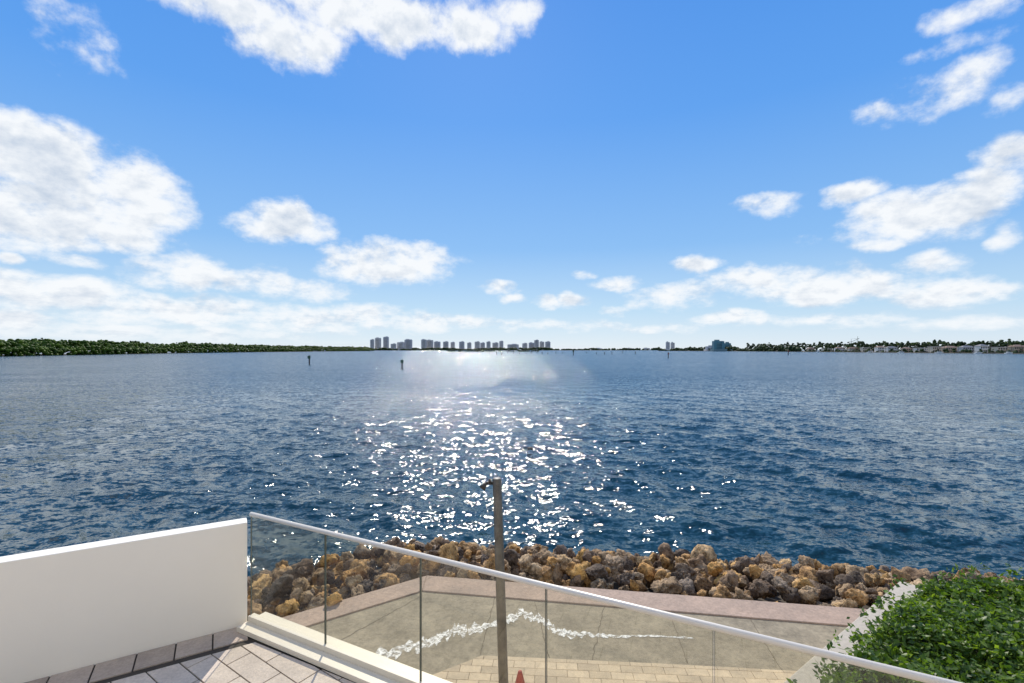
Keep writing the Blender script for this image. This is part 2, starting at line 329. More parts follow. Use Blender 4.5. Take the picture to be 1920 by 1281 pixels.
# glass railing
rail=bpy.data.objects.new('glass_railing',None); col.objects.link(rail)
ra_=math.atan2(rd.y,rd.x)
rn=Vector((rd.y,-rd.x))
if rn.dot(Vector((0,-1)))<0: rn=-rn
base=Vector(C0)+rd*0.03
def along(t,o=0.0): q=base+rd*t+rn*o; return (q.x,q.y)
mb=MB()
c=along(4.5,-0.02); mb.box((c[0],c[1],DZ+0.05),(9.0,0.07,0.10),ra_,0)
c=along(4.5,0.075); mb.box((c[0],c[1],DZ+0.025),(9.0,0.12,0.05),ra_,0)
c=along(4.5,-0.12); mb.box((c[0],c[1],DZ-0.06),(9.0,0.13,0.22),ra_,0)
mb.obj('base_channel',[cream],bevel=0.004,parent=rail)
mb=MB(); railm=simple('rail_metal',(0.72,0.67,0.59),0.4,metal=0.1,var=0.04)
mb.tube([(*along(0,-0.02),DZ+1.135),(*along(9,-0.02),DZ+1.135)],0.021,16); mb.obj('handrail',[railm],True,parent=rail)
gm,nt2,b=newmat('railing_glass'); NN=nt2.nodes; LL=nt2.links; NN.remove(b)
tr=NN.new('ShaderNodeBsdfTransparent'); tr.inputs[0].default_value=(0.94,0.935,0.88,1)
gl=NN.new('ShaderNodeBsdfGlossy'); gl.inputs['Roughness'].default_value=0.01
lw=NN.new('ShaderNodeLayerWeight'); lw.inputs[0].default_value=0.5
pw=NN.new('ShaderNodeMath'); pw.operation='POWER'; LL.new(lw.outputs['Facing'],pw.inputs[0]); pw.inputs[1].default_value=4
mm=NN.new('ShaderNodeMath'); mm.operation='MULTIPLY_ADD'; LL.new(pw.outputs[0],mm.inputs[0]); mm.inputs[1].default_value=0.5; mm.inputs[2].default_value=0.05
mx=NN.new('ShaderNodeMixShader'); LL.new(mm.outputs[0],mx.inputs[0]); LL.new(tr.outputs[0],mx.inputs[1]); LL.new(gl.outputs[0],mx.inputs[2]); LL.new(mx.outputs[0],NN['Material Output'].inputs['Surface'])
ge=simple('glass_edge',(0.10,0.12,0.10),0.2)
def t_at(px):
    k=(px-CX)/F
    return (base.x-k*base.y)/(k*rd.y-rd.x)
seams=[0.0,t_at(607),t_at(786),t_at(1022),t_at(1338)]
step=seams[-1]-seams[-2]
while seams[-1]+step<9: seams.append(seams[-1]+step)
mb=MB()
for a,b_ in zip(seams[:-1],seams[1:]):
    a+=0.005; b_-=0.005; q=along((a+b_)/2,-0.02); L_=b_-a
    mb.box((q[0],q[1],DZ+0.61),(L_,0.012,1.03),ra_,0)
    for e in (a,b_):
        q=along(e,-0.02); mb.box((q[0],q[1],DZ+0.61),(0.0025,0.014,1.032),ra_,1)
mb.obj('glass_panels',[gm,ge],parent=rail)
# ---------------------------------------------------------------- shower post
steel=simple('weathered_steel',(0.17,0.155,0.13),0.5,metal=0.3,c2=(0.09,0.08,0.065),scale=6,bump=0.3,bscale=50)
brass=simple('dark_brass',(0.06,0.05,0.045),0.4,metal=0.6)
mb=MB(); d=5.0; x0=(944-CX)/F*d; x1=(932-CX)/F*d; zt=ZT(897,d)
xb=x0+(x0-x1)*0.5
mb.tube([(xb,d,1.5),(x1,d,zt-.01),(x1,d,zt)],[0.054,0.047,0.040],14,0)
mb.tube([(xb,d,1.5),(xb,d,1.53)],0.11,16,0)
mb.tube([(x1-0.04,d,zt-.05),(x1-0.10,d-.01,zt-.045),(x1-0.125,d-.015,zt-.065)],[0.018,0.018,0.016],8,1)
mb.tube([(x1-0.115,d-.015,zt-.045),(x1-0.155,d-.03,zt-.10)],[0.018,0.036],12,1)
mb.tube([(x1-0.075,d-.01,zt-.045),(x1-0.075,d-.01,zt-.005)],[0.018,0.012],8,1)
mb.obj('outdoor_shower_post',[steel,brass],True)
red=simple('red_plastic',(0.45,0.05,0.03),0.5,var=0.25); wh=simple('white_band',(0.7,0.7,0.68),0.5,var=0.1)
mb=MB(); cx,cy=0.10,5.95
mb.box((cx,cy,1.545),(0.36,0.36,0.035),0.2,0)
mb.tube([(cx,cy,1.56),(cx,cy,1.74)],[.13,.092],20,0); mb.tube([(cx,cy,1.74),(cx,cy,1.84)],[.094,.072],20,1); mb.tube([(cx,cy,1.84),(cx,cy,2.0),(cx,cy,2.02)],[.07,.028,.02],20,0)
mb.obj('traffic_cone',[red,wh],True)
# ---------------------------------------------------------------- right garden wall and planter
wa=Vector((6.2,7.62)); wb=Vector((3.07,5.32)); wdv=(wb-wa).normalized(); wn3=Vector((-wdv.y,wdv.x))
if wn3.y>0: wn3=-wn3
wb2=wb+wdv*4.5
mb=MB(); mb.prism([tuple(wa),tuple(wb2),tuple(wb2+wn3*.40),tuple(wa+wn3*.40)],1.2,2.24,1)
e=0.04; wa_=wa-wdv*e-wn3*e
mb.prism([tuple(wa_),tuple(wb2-wn3*e),tuple(wb2+wn3*(.40+e)),tuple(wa_+wn3*(.40+2*e))],2.24,2.31,0)
mb.prism([(wa.x+.42,wa.y-.05),(wa.x+.40,wa.y-.35),(18,wa.y-1.9),(18,wa.y-1.6)],1.2,2.05,1)
mb.obj('garden_wall',[capm,stucco],bevel=0.01)
pa=wa+wn3*.39; pb=wb2+wn3*.39
mb=MB(); mb.prism([tuple(pa),tuple(pb),(1.0,0),(18,0),(18,pa.y-1.5)],1.45,2.08); mb.obj('planter_soil',[soil])
hp=[(2.30,4.10),(3.1,4.85),(4.85,6.14),(5.5,6.55),(12,6.4),(12,1.8),(3.2,2.6),(1.7,3.4)]
def inside(px_,py_,poly):
    r=np.zeros(px_.shape,bool); n=len(poly)
    for i in range(n):
        x1_,y1_=poly[i]; x2_,y2_=poly[(i+1)%n]
        c=((y1_>py_)!=(y2_>py_))&(px_<(x2_-x1_)*(py_-y1_)/(y2_-y1_+1e-12)+x1_); r^=c
    return r
def edgedist(px_,py_,poly):
    dm=np.full(px_.shape,1e9)
    for i in range(len(poly)):
        a=np.array(poly[i]); b_=np.array(poly[(i+1)%len(poly)]); ab=b_-a
        t=np.clip(((px_-a[0])*ab[0]+(py_-a[1])*ab[1])/(ab@ab),0,1)
        dm=np.minimum(dm,np.hypot(px_-a[0]-t*ab[0],py_-a[1]-t*ab[1]))
    return dm
def lump(x,y):
    return 0.08*np.sin(1.9*x+0.7*y+1)*np.sin(2.3*y-0.8*x)+0.06*np.sin(5.1*x+1.3)*np.sin(4.3*y+2*np.sin(x*2))+0.045*np.sin(11*x+3*y)*np.sin(9*y-4*x)
def leaves(n,x,y,z,nrm,size,jit=.45):
    t=rng.normal(size=(n,3)); nrm=nrm+rng.normal(size=(n,3))*jit; nrm/=np.linalg.norm(nrm,axis=1,keepdims=True)
    t-=nrm*np.sum(t*nrm,1,keepdims=True); t/=np.linalg.norm(t,axis=1,keepdims=True); bt=np.cross(nrm,t)
    c=np.stack([x,y,z],1); s=size[:,None]
    v=np.stack([c-t*s*0.5,c-t*s*.02+bt*s*0.27+nrm*s*.07,c+t*s*0.5,c-t*s*.02-bt*s*0.27+nrm*s*.07],1).reshape(-1,3)
    i=np.arange(n)[:,None]*4; f=np.concatenate([i+np.array([[0,1,2]]),i+np.array([[0,2,3]])],1).reshape(-1,3)
    return v,f
x=rng.uniform(1.6,9.0,90000); y=rng.uniform(2.3,6.6,90000); k=inside(x,y,hp); x=x[k]; y=y[k]
ed=edgedist(x,y,hp); top=2.97+lump(x,y)-0.22*np.exp(-ed/0.10)
dep=rng.exponential(0.06,len(x)); z=top-dep
z=np.where(ed<0.25,top-rng.random(len(x))*0.75*(1-ed/0.25)-dep,z)
x=x+rng.normal(size=len(x))*0.03; y=y+rng.normal(size=len(x))*0.03
nr=np.tile([0,0,1.0],(len(x),1)); v1,f1=leaves(len(x),x,y,z,nr,rng.uniform(0.055,0.10,len(x)),.8)
ns=900; sx_=rng.uniform(1.7,9,ns); sy_=rng.uniform(2.5,6.5,ns); k=inside(sx_,sy_,hp); sx_=sx_[k]; sy_=sy_[k]
xx=np.repeat(sx_,10); yy=np.repeat(sy_,10); hh=np.tile(np.linspace(-.02,0.12,10),len(sx_))*np.repeat(rng.uniform(.4,1.2,len(sx_)),10)
xx=xx+rng.normal(size=len(xx))*.025; yy=yy+rng.normal(size=len(xx))*.025; zz=2.96+lump(xx,yy)+hh
v2,f2=leaves(len(xx),xx,yy,zz,np.tile([0,0,.6],(len(xx),1)),rng.uniform(.045,.08,len(xx)))
def leafmat(name,c1,c2,c3,sc=1.2,spec=0.5,tr_=0.4,rnd=.5):
    m,nt2,b=newmat(name); NN=nt2.nodes; LL=nt2.links
    g=NN.new('ShaderNodeNewGeometry'); r=NN.new('ShaderNodeValToRGB'); r.color_ramp.elements[0].color=(*c1,1); r.color_ramp.elements[1].color=(*c3,1); e_=r.color_ramp.elements.new(0.5); e_.color=(*c2,1)
    t=NN.new('ShaderNodeTexCoord'); n=NN.new('ShaderNodeTexNoise'); n.inputs['Scale'].default_value=sc; n.inputs['Detail'].default_value=4; LL.new(t.outputs['Object'],n.inputs['Vector'])
    a=NN.new('ShaderNodeMath'); a.operation='MULTIPLY_ADD'; LL.new(g.outputs['Random Per Island'],a.inputs[0]); a.inputs[1].default_value=rnd
    s_=NN.new('ShaderNodeMapRange'); s_.inputs['From Min'].default_value=.35; s_.inputs['From Max'].default_value=.65; s_.inputs['To Max'].default_value=1-rnd; LL.new(n.outputs['Fac'],s_.inputs['Value']); LL.new(s_.outputs[0],a.inputs[2]); LL.new(a.outputs[0],r.inputs['Fac'])
    LL.new(r.outputs['Color'],b.inputs['Base Color']); b.inputs['Roughness'].default_value=0.45; b.inputs['Specular IOR Level'].default_value=spec
    tl=NN.new('ShaderNodeBsdfTranslucent'); hs=NN.new('ShaderNodeVectorMath'); hs.operation='MULTIPLY'; hs.inputs[1].default_value=(1.7,1.7,0.5); LL.new(r.outputs['Color'],hs.inputs[0]); LL.new(hs.outputs[0],tl.inputs['Color'])
    mx=NN.new('ShaderNodeMixShader'); mx.inputs[0].default_value=tr_; LL.new(b.outputs[0],mx.inputs[1]); LL.new(tl.outputs[0],mx.inputs[2]); LL.new(mx.outputs[0],NN['Material Output'].inputs['Surface'])
    return m
leafm=leafmat('hedge_leaf',(0.022,0.055,0.010),(0.08,0.15,0.025),(0.20,0.30,0.055),2.0,0.4,0.42,.75)
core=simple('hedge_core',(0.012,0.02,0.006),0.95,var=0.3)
v=np.concatenate([v1,v2]); f=np.concatenate([f1,f2+len(v1)])
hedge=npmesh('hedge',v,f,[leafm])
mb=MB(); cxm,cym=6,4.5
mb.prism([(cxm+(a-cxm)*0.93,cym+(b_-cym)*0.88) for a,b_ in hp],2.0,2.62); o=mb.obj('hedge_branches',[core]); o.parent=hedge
blk=simple('black_metal',(0.02,0.02,0.02),0.4)
for px_,pt,pb_,dd in ((1613,1190,1230,5.45),(1755,1078,1104,7.1)):
    x_=(px_-CX)/F*dd; zt_=ZT(pt,dd); mb=MB()
    mb.tube([(x_,dd,2.05),(x_,dd,zt_-.10)],0.010,8); mb.tube([(x_,dd,zt_-.11),(x_,dd,zt_-.09),(x_,dd,zt_-.01),(x_,dd,zt_)],[.012,.024,.024,.018],12); mb.obj('garden_spike_light',[blk],True)
# ---------------------------------------------------------------- riprap
def ico(sub):
    bm=bmesh.new(); bmesh.ops.create_icosphere(bm,subdivisions=sub,radius=1); v=np.array([x.co[:] for x in bm.verts]); f=np.array([[q.index for q in x.verts] for x in bm.faces]); bm.free(); return v,f
iv,if_=ico(4); ivl,ifl=ico(2)
templ=[]
for k in range(20):
    pn=rng.normal(size=(16,3)); pn/=np.linalg.norm(pn,axis=1,keepdims=True); hh=rng.uniform(.5,.95,16)
    r=np.ones(len(iv))*1.05
    for q in range(16):
        dp=iv@pn[q]; c_=np.where(dp>0.05,hh[q]/np.maximum(dp,.05),9); r=-np.log(np.exp(-r*32)+np.exp(-c_*32))/32
    of=Vector((k*7.3,0,0))
    nzv=np.array([mn.fractal(Vector(p*1.8)+of,0.7,2.1,6)*0.15 -abs(mn.noise(Vector(p*4.0)+of))*0.24 -abs(mn.noise(Vector(p*9)+of))*0.15 for p in iv])
    templ.append(iv*(r+nzv)[:,None]*1.15)
In=np.array([(-13,1.7),(-3.9,8.05),(-1.69,9.65),(6.24,8.38),(16,6.85)]); Out=np.array([(-16,5.2),(-6.9,12.2),(-3.6,14.2),(6.0,13.1),(16,11.1)])
tt=np.array([0,.34,.43,.70,1.0])
def IP(arr,t): return np.array([np.interp(t,tt,arr[:,0]),np.interp(t,tt,arr[:,1])])
def slope(vv): return 1.36-1.48*vv**1.6
RV=[];RF=[];nv_=0
def addrock(x,y,z,s):
    global nv_
    T=templ[rng.integers(20)]; q=rng.normal(size=4); q/=np.linalg.norm(q); a,b_,c_,d_=q
    R=np.array([[a*a+b_*b_-c_*c_-d_*d_,2*(b_*c_-a*d_),2*(b_*d_+a*c_)],[2*(b_*c_+a*d_),a*a-b_*b_+c_*c_-d_*d_,2*(c_*d_-a*b_)],[2*(b_*d_-a*c_),2*(c_*d_+a*b_),a*a-b_*b_-c_*c_+d_*d_]])
    sc=np.array([1,rng.uniform(.7,1.0),rng.uniform(.55,.9)])*s
    RV.append((T*sc)@R.T+np.array([x,y,z])); RF.append(if_+nv_); nv_+=len(iv)
cnt=0
for layer in range(2):
    st_=0.34 if layer==0 else 0.44
    Lp=33.0
    for i in range(int(Lp/st_)):
        t=(i+rng.random())/(Lp/st_); a=IP(In,t); b_=IP(Out,t); ln=np.linalg.norm(b_-a)
        if a[0]<-7.5 or a[0]>12: continue
        nn=int(ln/st_)
        for j in range(nn+1):
            vv=(j+rng.random()*0.9)/nn
            if vv>1.02+.10*mn.noise(Vector((t*40,0,0))): continue
            p=a+(b_-a)*vv+rng.normal(size=2)*0.10
            s=rng.choice([.12,.16,.21,.29],p=[.32,.35,.23,.10])*rng.uniform(.9,1.15)
            addrock(p[0],p[1]+(.12 if vv<.06 else 0),slope(vv)+(0.0 if layer==0 else 0.18)+rng.uniform(-.10,.12)-(0.05 if vv<.1 else 0),s); cnt+=1
rm,nt2,b=newmat('limestone_rock'); NN=nt2.nodes; LL=nt2.links
g=NN.new('ShaderNodeNewGeometry'); t=NN.new('ShaderNodeTexCoord')
r=NN.new('ShaderNodeValToRGB'); cr_=r.color_ramp
cols=[(0,(0.13,0.10,0.075)),(.15,(0.26,0.18,0.115)),(.27,(0.48,0.31,0.15)),(.38,(0.64,0.36,0.11)),(.50,(0.52,0.38,0.23)),(.60,(0.28,0.23,0.18)),(.70,(0.72,0.43,0.13)),(.80,(0.58,0.44,0.27)),(.9,(0.40,0.28,0.16)),(1,(0.20,0.155,0.12))]
cr_.elements[0].color=(*cols[0][1],1); cr_.elements[1].color=(*cols[-1][1],1)
for p_,c_ in cols[1:-1]: e_=cr_.elements.new(p_); e_.color=(*c_,1)
LL.new(g.outputs['Random Per Island'],r.inputs['Fac'])
n=NN.new('ShaderNodeTexNoise'); n.inputs['Scale'].default_value=5; n.inputs['Detail'].default_value=8; n.inputs['Roughness'].default_value=.75; LL.new(t.outputs['Object'],n.inputs['Vector'])
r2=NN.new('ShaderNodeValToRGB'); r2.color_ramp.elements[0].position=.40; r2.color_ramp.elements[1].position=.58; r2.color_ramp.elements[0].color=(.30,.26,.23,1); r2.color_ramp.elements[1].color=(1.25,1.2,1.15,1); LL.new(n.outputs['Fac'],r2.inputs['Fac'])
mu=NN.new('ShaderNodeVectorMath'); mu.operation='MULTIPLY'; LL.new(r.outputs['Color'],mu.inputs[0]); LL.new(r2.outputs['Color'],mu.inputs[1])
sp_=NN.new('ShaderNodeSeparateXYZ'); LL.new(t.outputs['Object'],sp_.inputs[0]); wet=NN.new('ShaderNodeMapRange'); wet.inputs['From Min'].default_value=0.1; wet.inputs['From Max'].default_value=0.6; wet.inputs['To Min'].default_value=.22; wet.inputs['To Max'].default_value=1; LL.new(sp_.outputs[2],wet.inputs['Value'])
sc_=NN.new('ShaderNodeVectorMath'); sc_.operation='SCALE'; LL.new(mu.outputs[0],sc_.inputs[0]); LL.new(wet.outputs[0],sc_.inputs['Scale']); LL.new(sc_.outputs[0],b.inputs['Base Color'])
b.inputs['Roughness'].default_value=.85
n=NN.new('ShaderNodeTexNoise'); n.inputs['Scale'].default_value=20; n.inputs['Detail'].default_value=8; n.inputs['Roughness'].default_value=.7; LL.new(t.outputs['Object'],n.inputs['Vector'])
bp=NN.new('ShaderNodeBump'); bp.inputs['Strength'].default_value=1; bp.inputs['Distance'].default_value=.06; LL.new(n.outputs['Fac'],bp.inputs['Height']); LL.new(bp.outputs[0],b.inputs['Normal'])
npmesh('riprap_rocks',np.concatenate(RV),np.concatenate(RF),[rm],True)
mb=MB(); vs=[];fs=[]
for i in range(41):
    t_=i/40
    for j in range(13):
        q=IP(In,t_)+(IP(Out,t_)-IP(In,t_))*(j/12*1.3-.02); vs.append((q[0],q[1],slope(j/12*1.3)-.22 if j else 1.1))
for i in range(40):
    for j in range(12): fs.append((i*13+j,i*13+j+1,(i+1)*13+j+1,(i+1)*13+j))
mb.add(vs,fs); mb.obj('shore_slope',[simple('wet_rubble',(0.07,0.055,0.04),.9,var=.5,scale=4,bump=.8,bscale=9)],True)
print('rocks',cnt)
# ---------------------------------------------------------------- foliage masses far away
tvar=[ivl*(1+np.array([mn.noise(Vector(p*2.2)+Vector((k*5,0,0)))*.35+mn.noise(Vector(p*5)+Vector((k*5,3,0)))*.25 for p in ivl]))[:,None] for k in range(10)]
def treemass(items):
    V=[];Fa=[];n=0
    for (x,y,z,r,s) in items:
        T=tvar[rng.integers(10)]; a=rng.random()*6.28; R=np.array([[math.cos(a),-math.sin(a),0],[math.sin(a),math.cos(a),0],[0,0,s]])
        V.append(T@R.T*r+np.array([x,y,z])); Fa.append(ifl+n); n+=len(ivl)
    return np.concatenate(V),np.concatenate(Fa)
mang=leafmat('mangrove_leaf',(0.025,0.055,0.010),(0.065,0.12,0.018),(0.14,0.21,0.03),0.09,0.05,0.35,.6)
far=leafmat('far_foliage',(0.03,0.05,0.025),(0.05,0.08,0.035),(0.08,0.12,0.045),0.03,0.05,0.3)
dep_=np.array([330,400,432,600,980,2300]); pxs=np.array([-260,-60,0,200,400,700])
items=[]
for i in range(7000):
    u=rng.random(); d=330*(2300/330)**u; px_=np.interp(math.log(d),np.log(dep_),pxs); x_=(px_-CX)/F*d
    latn=rng.random()**1.5*45; prof=0.95+0.25*mn.noise(Vector((d*0.02,latn*0.03,0)))+.25*mn.noise(Vector((d*.09,latn*.1,4)))
    hmax=(16.5 if d<900 else 19.0)*prof*min(1,.5+latn/20)
    r_=rng.uniform(.8,1.9)*(1+d/1400); z_=hmax*(rng.random()**0.6 if latn<12 else rng.uniform(.75,1))-0.5*r_
    items.append((x_-latn,d+rng.normal()*4,max(z_,.6),r_,rng.uniform(.6,.95)))
V,Fa=treemass(items)
npmesh('mangrove_trees',V,Fa,[mang])
mb=MB(); mb.prism([(-505,330),(-445,330),(-470,432),(-510,600),(-615,980),(-660,2300),(-800,2300),(-640,900),(-560,500)][::-1],-1,.35); mb.obj('mangrove_shoreline',[soil])
items=[]
def strip(px0,px1,d0,d1,top0,top1,n,r,vary=.5,back=30,zl=.5):
    for i in range(n):
        u=rng.random(); px_=px0+(px1-px0)*u; d=d0*(d1/d0)**u+rng.random()*back; x_,y_=PD(px_,d); ht=ZT(top0+(top1-top0)*u,d)
        ht*=1-vary*.5+vary*mn.noise(Vector((px_*.05,0,d*.001)))+vary*.5*mn.noise(Vector((px_*.25,5,0)))
        rr_=r*rng.uniform(.5,1.2); items.append((x_,y_,max(.3,rng.random()**zl*ht-rr_*.5),rr_,.8))
strip(685,1035,4300,4300,651.5,651.5,500,11)
strip(1030,1250,5200,5000,652.5,652,260,12)
strip(1235,1500,2600,1400,650,644,900,5,.7)
strip(840,1010,1500,1500,653.0,653.0,300,2.2)
V,Fa=treemass(items); npmesh('distant_trees',V,Fa,[far])
shore=[(1240,2600),(1500,1400),(1700,930),(1920,690),(2100,560)]
def sd(px_): return math.exp(np.interp(px_,[a for a,_ in shore],[math.log(b_) for _,b_ in shore]))
items=[]
for i in range(4800):
    px_=rng.uniform(1400,2080); d0=sd(px_); mode=rng.random()
    if mode<.6: d=d0+rng.uniform(60,90); hh_=(19+8*mn.noise(Vector((px_*.045,1,0)))+8*mn.noise(Vector((px_*.2,7,0))))*(d0/800)**.4
    else: d=d0+rng.uniform(12,24); hh_=10*max(0,mn.noise(Vector((px_*.09,3,0)))+mn.noise(Vector((px_*.3,13,0)))+.1)*(d0/800)**.3
    if hh_<1: continue
    x_,y_=PD(px_,d); r_=rng.uniform(1.0,2.4)*(d0/800)**.5; items.append((x_,y_,1+max(.3,rng.random()**.5*hh_-r_*.4),r_,.85))
V,Fa=treemass(items); npmesh('shoreline_trees',V,Fa,[far])
mb=MB()
front=[PD(a,b_) for a,b_ in shore]; back=[PD(a,b_*1.6) for a,b_ in shore]
mb.prism((front+back[::-1]),-1,1.0)
mb.prism([PD(680,4250),PD(1040,4250),PD(1260,5000),PD(1260,6500),PD(680,6500)],-1,1.2)
mb.prism([PD(838,1490),PD(1012,1490),PD(1012,1560),PD(838,1560)],-1,.6)
mb.obj('far_shore_ground',[simple('far_land',(0.20,0.17,0.12),.9,var=.3,scale=.05)])
def towermat(name,c,wc,sx=5.0,sz=3.2):
    m,nt2,b=newmat(name); NN=nt2.nodes; LL=nt2.links
    t=NN.new('ShaderNodeTexCoord'); s=NN.new('ShaderNodeSeparateXYZ'); LL.new(t.outputs['Object'],s.inputs[0])
    ad=NN.new('ShaderNodeMath'); LL.new(s.outputs[0],ad.inputs[0]); LL.new(s.outputs[1],ad.inputs[1])
    c_=NN.new('ShaderNodeCombineXYZ'); LL.new(ad.outputs[0],c_.inputs[0]); LL.new(s.outputs[2],c_.inputs[1])
    br=NN.new('ShaderNodeTexBrick'); br.offset=0; br.inputs['Scale'].default_value=1; br.inputs['Brick Width'].default_value=sx; br.inputs['Row Height'].default_value=sz; br.inputs['Mortar Size'].default_value=.8; br.inputs['Mortar Smooth'].default_value=0.1
    br.inputs['Color1'].default_value=(*wc,1); br.inputs['Color2'].default_value=(*[q*1.5 for q in wc],1); br.inputs['Mortar'].default_value=(*c,1); LL.new(c_.outputs[0],br.inputs['Vector']); LL.new(br.outputs[0],b.inputs['Base Color']); b.inputs['Roughness'].default_value=.6
    return m
tms=[towermat('tower_a',(.62,.59,.56),(.28,.29,.31),9,6),towermat('tower_b',(.72,.67,.62),(.32,.32,.33),12,8),towermat('tower_c',(.52,.52,.53),(.22,.25,.30),8,7)]  # wall and window tones lightened, distance haze put into the colour
tint=towermat('teal_tower',(.10,.24,.28),(.03,.12,.16),6,4)
tms_plain=simple('tower_concrete',(.64,.61,.58),.7,var=.1,scale=.05)
tconc=simple('teal_concrete',(.16,.26,.28),.7,var=.1,scale=.05)
def tower(px_,wpx,ty,d,mat,name='apartment_tower',trim=None):
    x_,y_=PD(px_,d); wm=wpx/F*d; ht=ZT(ty,d); mb=MB()
    st=random.random()
    mb.box((0,0,ht/2),(wm*.86,wm*.5,ht),0,0)
    mb.box((-wm*.36,-wm*.07,ht*.48),(wm*.24,wm*.5,ht*.96),0,0)
    mb.box((wm*.36,-wm*.07,ht*.48),(wm*.24,wm*.5,ht*.96),0,0)
    nf=int(ht/6)
    for i in range(1,nf): mb.box((0,-wm*.27,i*6.0),(wm*.46,wm*.10,1.4),0,1)
    mb.box((wm*(.1 if st>.5 else -.1),0,ht+2.5),(wm*.4,wm*.25,5),0,1)
    mb.box((0,-wm*.1,4),(wm*1.25,wm*.9,8),0,1)
    mb.obj(name,[mat,trim or tms_plain],loc=(x_,y_,1.0))
tw=[(698,7,637),(709,11,634),(724,10,632),(738,10,645),(752,14,642),(766,14,637),(795,10,637),(806,13,638),(820,12,641),(836,10,641),(849,8,642),(866,10,641),(880,8,643),(895,10,641),(905,9,643),(916,8,641),(929,12,643),(940,8,640),(962,22,646),(984,10,644),(997,12,643),(1006,9,638),(1016,9,641),(1027,10,641)]
for i,(a,b_,c_) in enumerate(tw): tower(a,b_,c_,4500+ (i%3)*60,tms[i%3])
tower(1252,7,642,3000,tms[2]); tower(1261,7,643,3050,tms[0])
tower(1346,20,640,1900,tint,trim=tconc); tower(1362,14,644,1960,tint,trim=tconc)
tower(1330,14,650,2100,tms[2]); tower(1178,10,653,5200,tms[1]); tower(1212,12,653,5200,tms[1]); tower(1120,16,653.3,5200,tms[0])
# houses
hm=[simple('house_white',(.80,.77,.72),.7,var=.05),simple('house_cream',(.66,.58,.46),.7,var=.05),simple('house_grey',(.50,.50,.50),.7,var=.05),simple('house_tan',(.50,.38,.27),.7,var=.05)]
rmt=[simple('roof_tile',(.30,.20,.15),.8,var=.2,scale=.5),simple('roof_grey',(.22,.22,.23),.7,var=.2,scale=.5),simple('roof_white',(.60,.58,.55),.7,var=.1,scale=.5)]
win=simple('window_glass',(.03,.04,.05),.15)
def house(px_,d,wm,hgt,kind):
    x_,y_=PD(px_,d); mb=MB(); dp=11
    mb.box((0,0,hgt/2),(wm,dp,hgt),0,0)
    def hip(cx_,cy_,w_,d__,z,h):
        e=.8; a=w_/2+e; b__=d__/2+e; k=max(0.1,a-b__)
        mb.add([(cx_-a,cy_-b__,z),(cx_+a,cy_-b__,z),(cx_+a,cy_+b__,z),(cx_-a,cy_+b__,z),(cx_-k,cy_,z+h),(cx_+k,cy_,z+h)],[(0,1,5,4),(1,2,5),(2,3,4,5),(3,0,4),(3,2,1,0)],1)
    if kind!=2: hip(0,0,wm,dp,hgt+.01,3.0)
    else: mb.box((0,0,hgt+.35),(wm+1.4,dp+1.4,.7),0,1)
    mb.box((wm*.62,1,hgt*.27),(wm*.4,dp*.7,hgt*.54),0,0); hip(wm*.62,1,wm*.4,dp*.7,hgt*.54+.01,1.8)
    for s in range(2):
        nw=int(wm/3.2)
        for i in range(nw):
            mb.box((-wm/2+(i+.5)*wm/nw,-dp/2-.02,hgt*(s+.5)/2+.1),(wm/nw*.6,.12,hgt/2*.55),0,2)
    mb.box((0,-dp/2-1.1,hgt/2),(wm*.7,2.2,.3),0,0)
    for i in range(4): mb.box((-wm*.33+i*wm*.22,-dp/2-2,hgt/4),(.35,.35,hgt/2-.3),0,0)
    mb.obj('waterfront_house',[hm[random.randrange(4)],rmt[kind],win],loc=(x_,y_,1.0))
for i,px_ in enumerate([1430,1462,1490,1520,1548,1572,1597,1622,1648,1672,1698,1727,1757,1783,1812,1842,1874,1908,1950,2000]):
    d=sd(px_)+33; house(px_+random.uniform(-3,3),d,(random.uniform(14,24))*(d/900)**.3,random.uniform(7.5,11.5),random.choice([0,0,1,2]))
wood=simple('dock_wood',(.20,.16,.12),.8,var=.3)
for px_ in [1500,1560,1615,1665,1735,1800,1860,1925]:
    d=sd(px_)-9; x_,y_=PD(px_,d); mb=MB(); mb.box((0,0,1.3),(14,2.2,.3),0,0)
    for i in range(5): mb.tube([(-6.5+i*3.2,-1.3,-1),(-6.5+i*3.2,-1.3,3.2)],.2,6); mb.tube([(-6.5+i*3.2,1.3,-1),(-6.5+i*3.2,1.3,3.2)],.2,6)
    mb.obj('boat_dock',[wood],loc=(x_,y_,0))
hullm=simple('boat_hull',(.80,.80,.78),.35,var=.05)
for px_,L_ in ((1535,13),(1632,14),(1690,12),(1762,15),(1835,13),(1892,11)):
    d=sd(px_)-14; x_,y_=PD(px_,d); mb=MB(); h_=L_/2
    lo=[(-h_,-1.5,-.3),(h_*.5,-1.4,-.3),(h_*.8,0,-.2),(h_*.5,1.4,-.3),(-h_,1.5,-.3)]; hi_=[(-h_,-1.9,1.4),(h_*.55,-1.8,1.6),(h_*1.05,0,2.0),(h_*.55,1.8,1.6),(-h_,1.9,1.4)]
    mb.add(lo+hi_,[(4,3,2,1,0),(5,6,7,8,9)]+[(i,(i+1)%5,5+(i+1)%5,5+i) for i in range(5)],0)
    mb.box((-h_*.15,0,2.3),(L_*.42,2.6,1.6),0,0); mb.box((-h_*.15,0,2.5),(L_*.43,2.64,.6),0,1); mb.box((-h_*.2,0,4.3),(L_*.32,2.4,.15),0,0)
    for a in (-.35,.05):
        for s in (-1,1): mb.tube([(h_*a-.3,s*1.1,3.1),(h_*a-.3,s*1.1,4.3)],.06,6)
    mb.obj('moored_boat',[hullm,win],loc=(x_,y_,0))
palmleaf=leafmat('palm_leaf',(0.03,0.055,0.015),(0.05,0.095,0.025),(0.09,0.14,0.035),0.5,.1)
trunk=simple('palm_trunk',(.16,.13,.10),.9,var=.3)
